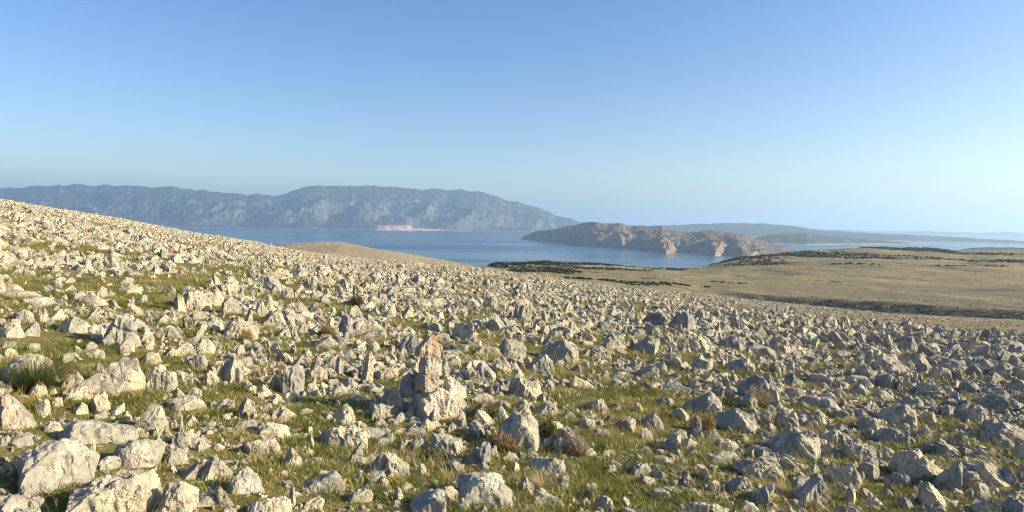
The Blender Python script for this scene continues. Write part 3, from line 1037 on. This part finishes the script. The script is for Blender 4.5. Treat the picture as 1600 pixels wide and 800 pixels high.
# ------------------------------------------------------------------ the cairn: stones piled on a boulder
def build_cairn():
    gx, gy, gz = ground_hit(686, 655)
    m = gy / F                                            # metres per survey pixel at the cairn
    yaw = -math.atan2(gx, gy)
    Xr = Vector((math.cos(yaw), math.sin(yaw), 0)); Yr = Vector((-math.sin(yaw), math.cos(yaw), 0))
    base = Vector((gx, gy, gz)) + Yr * 0.22
    rock_sites.append((base.x, base.y, 0.33, 638, 733, 525, 657, gy))
    def stone(x0, x1, y0, y1, back, dep, kind, par, seed, mat, label, name='cairn_stone'):
        w, h = (x1 - x0) * m, (y1 - y0) * m
        V, Fc = rock_verts(kind, par, (w, dep, h), seed, 4)
        me = mesh_from('cairn_stone', V, Fc); me.set_sharp_from_angle(angle=math.radians(27))
        o = link(name, me, mat)
        p = base + Xr * (((x0 + x1) / 2 - 686) * m) + Yr * back
        o.location = (p.x, p.y, gz + (655 - y1) * m)
        o.rotation_euler = (0, 0, yaw + 0.5)
        tag(o, label, 'cairn stone', 'stones piled up in the cairn')
    stone(644, 733, 608, 657, -0.02, .40, 'D', .1, 61, M_CAIRN, 'broad cream boulder that carries the stacked cairn stones')
    stone(692, 728, 594, 622, 0.02, .22, 'W', -.4, 67, M_CAIRN, 'sloping stone on the right shoulder of the cairn boulder')
    stone(648, 686, 583, 607, -0.08, .20, 'B', .3, 63, M_BROWN, 'small flat stone wedged under the tall middle cairn stone')
    stone(654, 687, 553, 584, -0.04, .18, 'B', -.2, 64, M_CAIRN, 'tall pale middle stone of the cairn')
    stone(648, 684, 523, 554, -0.03, .17, 'W', .2, 69, M_STAIN, 'pointed orange-stained stone on top of the cairn')
    stone(686, 699, 566, 594, 0.08, .14, 'B', .0, 66, M_ROCK, 'thin grey stone leaning behind the middle cairn stone')
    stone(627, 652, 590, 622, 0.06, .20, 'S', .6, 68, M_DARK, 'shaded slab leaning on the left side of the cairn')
build_cairn()

# ------------------------------------------------------------------ instanced stuff through geometry nodes
def proto_collection(name, meshes):
    c = bpy.data.collections.new(name)
    for k, me in enumerate(meshes):
        o = bpy.data.objects.new(f'{name}_{k:03d}', me)
        c.objects.link(o)
    return c

def scatter(name, coll, pts, rot, scl, idx, label, cat):
    me = bpy.data.meshes.new(name)
    n = len(pts)
    me.vertices.add(n); me.vertices.foreach_set('co', np.asarray(pts, np.float32).ravel())
    for an, arr in (('rot', rot), ('scl', scl)):
        a = me.attributes.new(an, 'FLOAT_VECTOR', 'POINT'); a.data.foreach_set('vector', np.asarray(arr, np.float32).ravel())
    a = me.attributes.new('idx', 'INT', 'POINT'); a.data.foreach_set('value', np.asarray(idx, np.int32))
    ng = bpy.data.node_groups.new(name, 'GeometryNodeTree')
    ng.interface.new_socket('Geometry', in_out='INPUT', socket_type='NodeSocketGeometry')
    ng.interface.new_socket('Geometry', in_out='OUTPUT', socket_type='NodeSocketGeometry')
    gi = ng.nodes.new('NodeGroupInput'); go = ng.nodes.new('NodeGroupOutput')
    ip = ng.nodes.new('GeometryNodeInstanceOnPoints')
    ci = ng.nodes.new('GeometryNodeCollectionInfo'); ci.inputs[0].default_value = coll
    ci.inputs['Separate Children'].default_value = True; ci.inputs['Reset Children'].default_value = True
    ip.inputs['Pick Instance'].default_value = True
    def attr(nm, ty):
        q = ng.nodes.new('GeometryNodeInputNamedAttribute'); q.data_type = ty; q.inputs[0].default_value = nm
        return q.outputs[0]
    L = ng.links.new
    L(gi.outputs[0], ip.inputs['Points']); L(ci.outputs[0], ip.inputs['Instance'])
    L(attr('idx', 'INT'), ip.inputs['Instance Index'])
    e2r = ng.nodes.new('FunctionNodeEulerToRotation'); L(attr('rot', 'FLOAT_VECTOR'), e2r.inputs[0])
    L(e2r.outputs[0], ip.inputs['Rotation']); L(attr('scl', 'FLOAT_VECTOR'), ip.inputs['Scale'])
    L(ip.outputs[0], go.inputs[0])
    o = link(name, me)
    md = o.modifiers.new('scatter', 'NODES'); md.node_group = ng
    tag(o, label, cat, kind='stuff')
    return o

RS = np.random.RandomState(21)
def wedge_points(n, r0, r1, half=44.0):
    """even scatter over the ground between two distances"""
    a = np.radians(RS.uniform(-half, half, n)); r = np.sqrt(RS.uniform(r0 * r0, r1 * r1, n))
    return r * np.sin(a), r * np.cos(a)

SITES = np.array([s[:3] for s in rock_sites])
def site_mask(x, y, k, extra=0.0):
    ok = np.ones(len(x), bool)
    for (sx, sy, sr) in SITES:
        ok &= (x - sx) ** 2 + (y - sy) ** 2 > (sr * k + extra) ** 2
    return ok
def under_rock(x, y, k):
    hit = np.zeros(len(x), bool)
    for (sx, sy, a, b, yw) in foot:
        dx, dy = x - sx, y - sy; c, s_ = math.cos(yw), math.sin(yw)
        hit |= ((dx * c + dy * s_) / a) ** 2 + ((-dx * s_ + dy * c) / b) ** 2 < k * k
    return hit
def clear_of_views(x, y, size):
    """loose stones do not stand up in front of a surveyed rock"""
    ok = np.ones(len(x), bool)
    z = height(x, y); px, py, d = project(x, y, z)
    hp = size * F / np.maximum(d, .1)
    for (sx, sy, sr, x0, x1, y0, y1, dist) in rock_sites:
        hit = (px > x0 - hp * .4) & (px < x1 + hp * .4) & (py > y1 - 2) & (py - hp < y1 - 0.5 * (y1 - y0)) & (d < dist + .2)
        ok &= ~hit
    return ok

# grass clearings seen in the photograph: px, py, half width, half height in survey pixels
CLEAR = [(110, 440, 130, 16), (60, 432, 80, 10), (225, 470, 45, 18), (950, 625, 80, 16), (960, 690, 70, 30), (560, 720, 90, 24), (420, 740, 40, 30), (1010, 770, 80, 14),
         (690, 512, 70, 10), (900, 585, 40, 12), (500, 640, 40, 18), (350, 620, 40, 30), (930, 750, 60, 16), (80, 640, 40, 12), (230, 640, 26, 10), (470, 550, 40, 12)]
def clearing(px, py):
    c = np.zeros(len(px))
    for (a, b, w, h) in CLEAR:
        c = np.maximum(c, np.clip(1.6 - ((px - a) / w) ** 2 - ((py - b) / h) ** 2, 0, 1))
    return c

def scatter_rocks():
    kinds = 'BBBDDWWSSSSSSRRRUUUU'
    mesh_hi, mesh_lo = [], []
    for k in range(36):
        kd = kinds[k % len(kinds)]
        rng = np.random.RandomState(400 + k)
        dims = {'B': (1, .8, .7), 'D': (1, .85, .6), 'W': (1, .7, .75), 'S': (1.1, .8, .33), 'U': (.6, .5, 1.0), 'R': (1, .9, .75)}[kd]
        V, Fc = rock_verts(kd, rng.uniform(-.4, .4), tuple(d * rng.uniform(.8, 1.2) for d in dims), 400 + k, 3)
        me = mesh_from('stone', V, Fc); me.set_sharp_from_angle(angle=math.radians(27)); me.materials.append(M_ROCK)
        mesh_hi.append(me)
    coll = proto_collection('stone', mesh_hi)
    nU = [i for i in range(36) if kinds[i % len(kinds)] in 'UR']
    nF = [i for i in range(36) if kinds[i % len(kinds)] in 'BDSWR']
    P, Rr, Sc, Id = [], [], [], []
    # r0, r1, per m2, smallest, largest, power, upright share
    bands = [(2.2, 9, 170, .014, .05, 1.2, .1), (2.2, 6, 125, .035, .18, 1.4, .2), (6, 12, 95, .055, .27, 1.4, .24), (12, 22, 46, .085, .42, 1.45, .26), (22, 45, 16, .11, .56, 1.6, .32),
             (45, 85, 6.0, .14, .54, 1.6, .25), (85, 175, 3.0, .19, .55, 1.7, .2)]
    for (r0, r1, den, s0, s1, pw, upr) in bands:
        n = int(den * math.radians(88) / 2 * (r1 * r1 - r0 * r0))
        x, y = wedge_points(n, r0, r1)
        q = RS.uniform(0, 1, n)
        s = (s0 ** -pw + q * (s1 ** -pw - s0 ** -pw)) ** (-1 / pw)
        z = height(x, y); px, py, d = project(x, y, z)
        dens = 0.80 + 1.3 * n2(x, y, 0.28, 3, 8.8)
        # the right flank is stonier, hollows hold grass
        dens = np.where(r0 < 45, dens + np.interp(px, [900, 1300], [0, .35]), (dens + 0.2) * np.interp(px, [1100, 1600], [1, .55]))
        dens = dens * (1 - 0.78 * clearing(px, py))
        s = s * np.where(r0 >= 45, np.interp(px, [1100, 1600], [1, .5]), np.interp(px, [900, 1300], [1, 1.2]))
        keep = RS.uniform(0, 1, n) < np.clip(dens, 0.03, 1)
        keep &= (px > -120) & (px < 1720) & (py < 860)
        keep &= ~under_rock(x, y, 0.85)
        x, y, s = x[keep], y[keep], s[keep]
        k2 = (s < .06) | ~under_rock(x, y, 1.12)
        x, y, s = x[k2], y[k2], s[k2]
        if r0 < 45:
            k3 = clear_of_views(x, y, s); x, y, s = x[k3], y[k3], s[k3]
        n = len(x)
        z = height(x, y)
        up = RS.uniform(0, 1, n) < upr
        idx = np.where(up, np.array(nU)[RS.randint(0, len(nU), n)], np.array(nF)[RS.randint(0, len(nF), n)])
        rot = np.stack([RS.normal(0, .28, n), RS.normal(0, .28, n), RS.uniform(0, 6.28, n)], 1)
        sc = s[:, None] * np.stack([RS.uniform(.6, 1.35, n), RS.uniform(.45, 1.25, n), RS.uniform(.55, 1.15, n) * (0.8 if r0 >= 45 else 1.0)], 1)
        sc[up, 1] *= .75; sc[up, 2] = np.minimum(sc[up, 2], 1.6 * sc[up, 0])
        P.append(np.stack([x, y, z - s * .06], 1)); Rr.append(rot); Sc.append(sc); Id.append(idx)
    # boulders on the brown knoll and along the far gully
    for (pa, pb, d0, d1, n, s0, s1) in ((430, 745, 250, 560, 4200, .3, .75), (1120, 1700, 300, 480, 2500, .5, 1.4), (740, 1700, 480, 1100, 4500, .35, 1.1)):
        px = RS.uniform(pa, pb, n); dd = RS.uniform(d0, d1, n)
        u, v = ray(px, np.full(n, 420.0)); x, y = u * dd, dd
        s = s0 * (s1 / s0) ** (RS.uniform(0, 1, n) ** 2)
        z = height(x, y)
        P.append(np.stack([x, y, z - s * .1], 1)); Rr.append(np.stack([RS.normal(0, .2, n), RS.normal(0, .2, n), RS.uniform(0, 6.28, n)], 1))
        Sc.append(np.repeat(s[:, None], 3, 1)); Id.append(RS.randint(0, 36, n))
    P = np.concatenate(P)
    print('loose stones', len(P))
    scatter('loose_stones', coll, P, np.concatenate(Rr), np.concatenate(Sc), np.concatenate(Id),
            'countless smaller limestone stones covering the slope up to its crest', 'stones')
scatter_rocks()

# ------------------------------------------------------------------ grass
def blades(n, hmin, hmax, spread, width, seed, lean=0.5, seg=3, droop=0.5):
    rng = np.random.RandomState(seed)
    V, Fq = [], []
    for k in range(n):
        a = rng.uniform(0, 6.28); r = spread * math.sqrt(rng.uniform(0, 1))
        bx, by = r * math.cos(a), r * math.sin(a)
        h = rng.uniform(hmin, hmax); da = a + rng.normal(0, .8); ln = lean * rng.uniform(.2, 1.2)
        dx, dy = math.cos(da), math.sin(da)
        sx, sy = -dy, dx
        b0 = len(V)
        for s in range(seg + 1):
            t = s / seg
            o = ln * h * (t + droop * t * t)
            z = h * (t - 0.35 * droop * ln * t * t) - 0.01 * (s == 0)
            w = width * (1 - t * 0.85) * 0.5
            V.append((bx + dx * o + sx * w, by + dy * o + sy * w, z)); V.append((bx + dx * o - sx * w, by + dy * o - sy * w, z))
        for s in range(seg):
            q = b0 + 2 * s
            Fq.append((q, q + 1, q + 3, q + 2))
    return np.array(V), np.array(Fq)

def scatter_grass():
    prot = []
    for k in range(8):                                    # short turf
        V, f = blades(54, .02, .055, .12, .006, 900 + k, 0.9); me = mesh_from('turf', V, f); me.materials.append(M_GRASS); prot.append(me)
    for k in range(4):                                    # longer bent grass
        V, f = blades(26, .05, .13, .07, .005, 920 + k, 0.8); me = mesh_from('long_grass', V, f); me.materials.append(M_GRASS); prot.append(me)
    for k in range(4):                                    # thin dry stalks
        V, f = blades(4, .12, .34, .06, .0036, 940 + k, 0.5, 4); me = mesh_from('stalk', V, f); me.materials.append(M_STRAW); prot.append(me)
    coll = proto_collection('turf', prot)
    P, Rr, Sc, Id = [], [], [], []
    for (r0, r1, den, sc0, sc1, w) in ((2.0, 7, 170, .8, 1.3, (.86, .08, .06)), (7, 15, 85, .9, 1.6, (.82, .11, .07)), (15, 35, 17, 1.3, 2.3, (.80, .14, .06)), (35, 80, 2.6, 2.0, 3.6, (.85, .11, .04)), (80, 170, .45, 3, 5, (.9, .1, 0))):
        n = int(den * math.radians(88) / 2 * (r1 * r1 - r0 * r0))
        x, y = wedge_points(n, r0, r1)
        z = height(x, y); px, py, d = project(x, y, z)
        g = 0.52 + 1.3 * n2(x, y, 0.6, 3, 4.4) + clearing(px, py) * .5
        keep = (RS.uniform(0, 1, n) < np.clip(g, .08, 1)) & (px > -100) & (px < 1700) & (py < 860)
        keep &= ~under_rock(x, y, 0.8)
        x, y, z = x[keep], y[keep], z[keep]; n = len(x)
        kind = RS.uniform(0, 1, n)
        idx = np.where(kind < w[0], RS.randint(0, 8, n), np.where(kind < w[0] + w[1], RS.randint(8, 12, n), RS.randint(12, 16, n)))
        s = RS.uniform(sc0, sc1, n)
        P.append(np.stack([x, y, z], 1)); Rr.append(np.stack([RS.normal(0, .08, n), RS.normal(0, .08, n), RS.uniform(0, 6.28, n)], 1))
        Sc.append(np.stack([s, s, s * np.where(r0 > 30, .4, .68)], 1)); Id.append(idx)
    P = np.concatenate(P)
    print('turf tufts', len(P))
    scatter('grass', coll, P, np.concatenate(Rr), np.concatenate(Sc), np.concatenate(Id),
            'short green turf and dry grass growing between the rocks', 'grass')
scatter_grass()

# ------------------------------------------------------------------ tussock, bushes, shrub
def place(px, py, back=0.0):
    gx, gy, gz = ground_hit(px, py)
    if back:
        r = math.hypot(gx, gy); gx += gx / r * back; gy += gy / r * back
        gz = float(height(np.array([gx]), np.array([gy]))[0])
    return gx, gy, gz

def tussock(px, py, wpx, hpx, label, mat, n=520, seed=5):
    gx, gy, gz = place(px, py)
    w = wpx / F * gy; h = hpx / F * gy
    V, f = blades(n, h * .55, h * 1.15, w * .12, 0.006, seed, 0.85, 5, 0.7)
    o = link('grass_tussock', mesh_from('grass_tussock', V, f), mat, loc=(gx, gy, gz))
    tag(o, label, 'grass tussock')
tussock(58, 612, 100, 62, 'spiky green grass tussock among pale rocks at the left edge', M_TUSS, 620)
tussock(850, 768, 36, 34, 'straw yellow grass tuft above the cream slab at bottom centre', M_STRAW, 130, 8)

def twig_bush(px, py, wpx, hpx, label, mat, n=130, seed=1, name='dry_bush', leaf=0.5, back=0.0):
    gx, gy, gz = place(px, py, back)
    W = wpx / F * gy * .5; H = hpx / F * gy
    rng = np.random.RandomState(seed)
    root = bpy.data.objects.new(name, None); COL.objects.link(root); root.location = (gx, gy, gz)
    tag(root, label, 'bush')
    V, Fq, LV, LF = [], [], [], []
    def stick(p, q, r0, r1):
        d = q - p; L = np.linalg.norm(d) + 1e-9; d = d / L
        a = np.cross(d, [0.3, 0.5, 0.8]); a /= np.linalg.norm(a); b = np.cross(d, a)
        k0 = len(V)
        for (c, r) in ((p, r0), (q, r1)):
            for t in range(3):
                V.append(c + r * (math.cos(2.094 * t) * a + math.sin(2.094 * t) * b))
        for t in range(3): Fq.append((k0 + t, k0 + (t + 1) % 3, k0 + 3 + (t + 1) % 3, k0 + 3 + t))
    for k in range(n):
        a = rng.uniform(0, 6.28); rr = math.sqrt(rng.uniform(0, 1))
        lob = 0.72 + 0.3 * math.sin(2 * a + seed) + 0.2 * math.sin(5 * a + 2 * seed); rr *= lob
        tip = np.array([W * rr * math.cos(a), W * rr * math.sin(a), H * (1 - .55 * rr * rr) * rng.uniform(.35, 1.1)])
        p = np.array([tip[0] * .2, tip[1] * .2, 0]); mid = (p + tip) * .5 + np.array([tip[0] * .15, tip[1] * .15, 0]) + rng.normal(0, .05 * H, 3)
        stick(p, mid, .0028, .0022); stick(mid, tip, .0022, .0012)
        for s in range(4):
            b0 = mid + (tip - mid) * rng.uniform(0, 1); e = b0 + rng.normal(0, 1, 3) * np.array([.16 * W, .16 * W, .10 * H]) + np.array([0, 0, .07 * H])
            stick(b0, e, .0014, .0009)
            for q in range(int(4 * leaf) + (rng.uniform() < (4 * leaf) % 1)):
                c = b0 + (e - b0) * rng.uniform(.3, 1.1); d1 = rng.normal(size=3); d1 /= np.linalg.norm(d1); d2 = np.cross(d1, rng.normal(size=3)); d2 /= np.linalg.norm(d2)
                l = rng.uniform(.008, .016); k0 = len(LV)
                LV.extend([c, c + d1 * l * .5 + d2 * l * .3, c + d1 * l, c + d1 * l * .5 - d2 * l * .3]); LF.append((k0, k0 + 1, k0 + 2, k0 + 3))
    link('twigs', mesh_from('twigs', V, Fq), mat, root)['kind'] = 'stuff'
    if LF: link('leaves', mesh_from('leaves', LV, LF, False), M_LEAF if name == 'juniper_shrub' else mat, root)['kind'] = 'stuff'
twig_bush(783, 704, 58, 28, 'low brown dry bush between dark blade rock and ridged boulder', M_TWIG_BROWN, 190, 2, leaf=1.2)
twig_bush(900, 710, 56, 38, 'grey brown dry bush hiding a boulder right of centre', M_TWIG_GREY, 90, 3, leaf=.5)
twig_bush(858, 684, 40, 30, 'small olive bush left of the grey brown dry bush', M_TWIG_OLIVE, 110, 4, leaf=1.5)
twig_bush(1106, 680, 34, 34, 'small orange dry tuft below the large tilted slab', M_TWIG_ORANGE, 120, 5, leaf=.9)
twig_bush(1185, 632, 70, 30, 'wide twiggy grey bush in front of a rough dark boulder', M_TWIG_GREY, 120, 6, leaf=.3)
twig_bush(756, 652, 44, 28, 'low olive plant just right of the cairn', M_TWIG_OLIVE, 110, 7, leaf=1.6)
twig_bush(512, 528, 30, 22, 'reddish dry bush left of the dark upright rock', M_TWIG_BROWN, 140, 8, leaf=1.5)
twig_bush(556, 478, 34, 16, 'dark green juniper shrub on the slope beyond the dark upright rock', M_TWIG_OLIVE, 190, 9, 'juniper_shrub', 3.0)
twig_bush(386, 536, 34, 24, 'straw brown dry bush below the ridged rock at upper left', M_TWIG_BROWN, 120, 10, leaf=.6)
twig_bush(585, 522, 22, 14, 'tiny straw bush behind the tall pillar', M_TWIG_GREY, 90, 11, leaf=.6) if False else None
twig_bush(672, 722, 40, 22, 'low straw bush below the boulders in front of the cairn', M_TWIG_OLIVE, 110, 12, leaf=1.0)

# ------------------------------------------------------------------ far scrub: reads as one dark mass
def scatter_scrub():
    prot = []
    for k in range(6):
        rng = np.random.RandomState(70 + k); V, f = [], []
        for q in range(260):
            d = rng.normal(size=3); d /= np.linalg.norm(d); d[2] = abs(d[2])
            lob = 1 + .35 * math.sin(3 * math.atan2(d[1], d[0]) + k)
            c = d * np.array([.5 * lob, .5 * lob, .8]) * rng.uniform(.55, 1.0)
            e1 = rng.normal(size=3); e1 /= np.linalg.norm(e1); e2 = np.cross(e1, rng.normal(size=3)); e2 /= np.linalg.norm(e2)
            s = rng.uniform(.06, .13); b = len(V)
            V += [c - e1 * s, c - e2 * s, c + e1 * s, c + e2 * s]; f.append((b, b + 1, b + 2, b + 3))
        me = mesh_from('scrub_bush', V, f, False); me.materials.append(M_LEAF); prot.append(me)
    coll = proto_collection('scrub_bush', prot)
    X, Y, S = [], [], []
    for (cx, cy, rx, ry) in SCRUB_AREAS:
        n = int(min(620, (0.02 if 2100 < cy < 2300 else 0.008) * rx * ry * 3.14 * (1 if cy > 1200 else 3)))
        a = RS.uniform(0, 6.28, n); r = np.sqrt(RS.uniform(0, 1, n)) * 1.1
        X.append(cx + rx * r * np.cos(a)); Y.append(cy + ry * r * np.sin(a)); S.append(RS.uniform(1.5, 4.5 if cy > 1200 else 2.4, n))
    # the gully on the right and single bushes over the plain
    kx = np.linspace(1130, 1750, 520); n = len(kx)
    foot = np.interp(kx, _pxs, _ky[:, 1]); top = np.interp(kx, _pxs, _ky[:, 2])
    dd = foot + (top - foot) * RS.uniform(-.3, 1.05, n); u, v = ray(kx, np.full(n, 420.0))
    X.append(u * dd); Y.append(dd); S.append(RS.uniform(.3, .9, n))
    n = 1100; kx = RS.uniform(740, 1750, n); dd = RS.uniform(520, 2300, n); u, v = ray(kx, np.full(n, 420.0))
    m = n2(u * dd, dd * .4, .012, 3, 6.0) > .10
    X.append((u * dd)[m]); Y.append(dd[m]); S.append(RS.uniform(.5, 1.0, m.sum()) * np.interp(dd[m], [500, 2300], [1.0, 3.0]))
    X, Y, S = map(np.concatenate, (X, Y, S))
    Z = height(X, Y); n = len(X)
    print('scrub', n)
    scatter('scrub', coll, np.stack([X, Y, Z], 1), np.stack([np.zeros(n), np.zeros(n), RS.uniform(0, 6.28, n)], 1), np.stack([S * 1.3, S * 1.3, S * .8], 1), RS.randint(0, 6, n),
            'dark green scrub in patches over the far pasture and headland', 'scrub')
scatter_scrub()

# ------------------------------------------------------------------ haze: the air between here and the mountains
def make_haze():
    t = bpy.data.materials.new('sea_air'); t.use_nodes = True
    nt = t.node_tree; nt.nodes.clear()
    out = nt.nodes.new('ShaderNodeOutputMaterial'); pv = nt.nodes.new('ShaderNodeVolumePrincipled')
    pv.inputs['Color'].default_value = (0.53, 0.76, 1.0, 1)
    pv.inputs['Density'].default_value = 3.3e-5
    pv.inputs['Anisotropy'].default_value = 0.38
    nt.links.new(pv.outputs[0], out.inputs['Volume'])
    R = 3.2e5; z0, z1 = SEA - 45.0, 1650.0
    v = [(sx * R, sy * R, z) for z in (z0, z1) for sx, sy in ((-1, -1), (1, -1), (1, 1), (-1, 1))]
    f = [(3, 2, 1, 0), (4, 5, 6, 7), (0, 1, 5, 4), (1, 2, 6, 5), (2, 3, 7, 6), (3, 0, 4, 7)]
    o = link('haze', mesh_from('haze', v, f, False), t)
    tag(o, 'thin blue haze veiling the far mountains and islands', 'haze', kind='stuff')
make_haze()
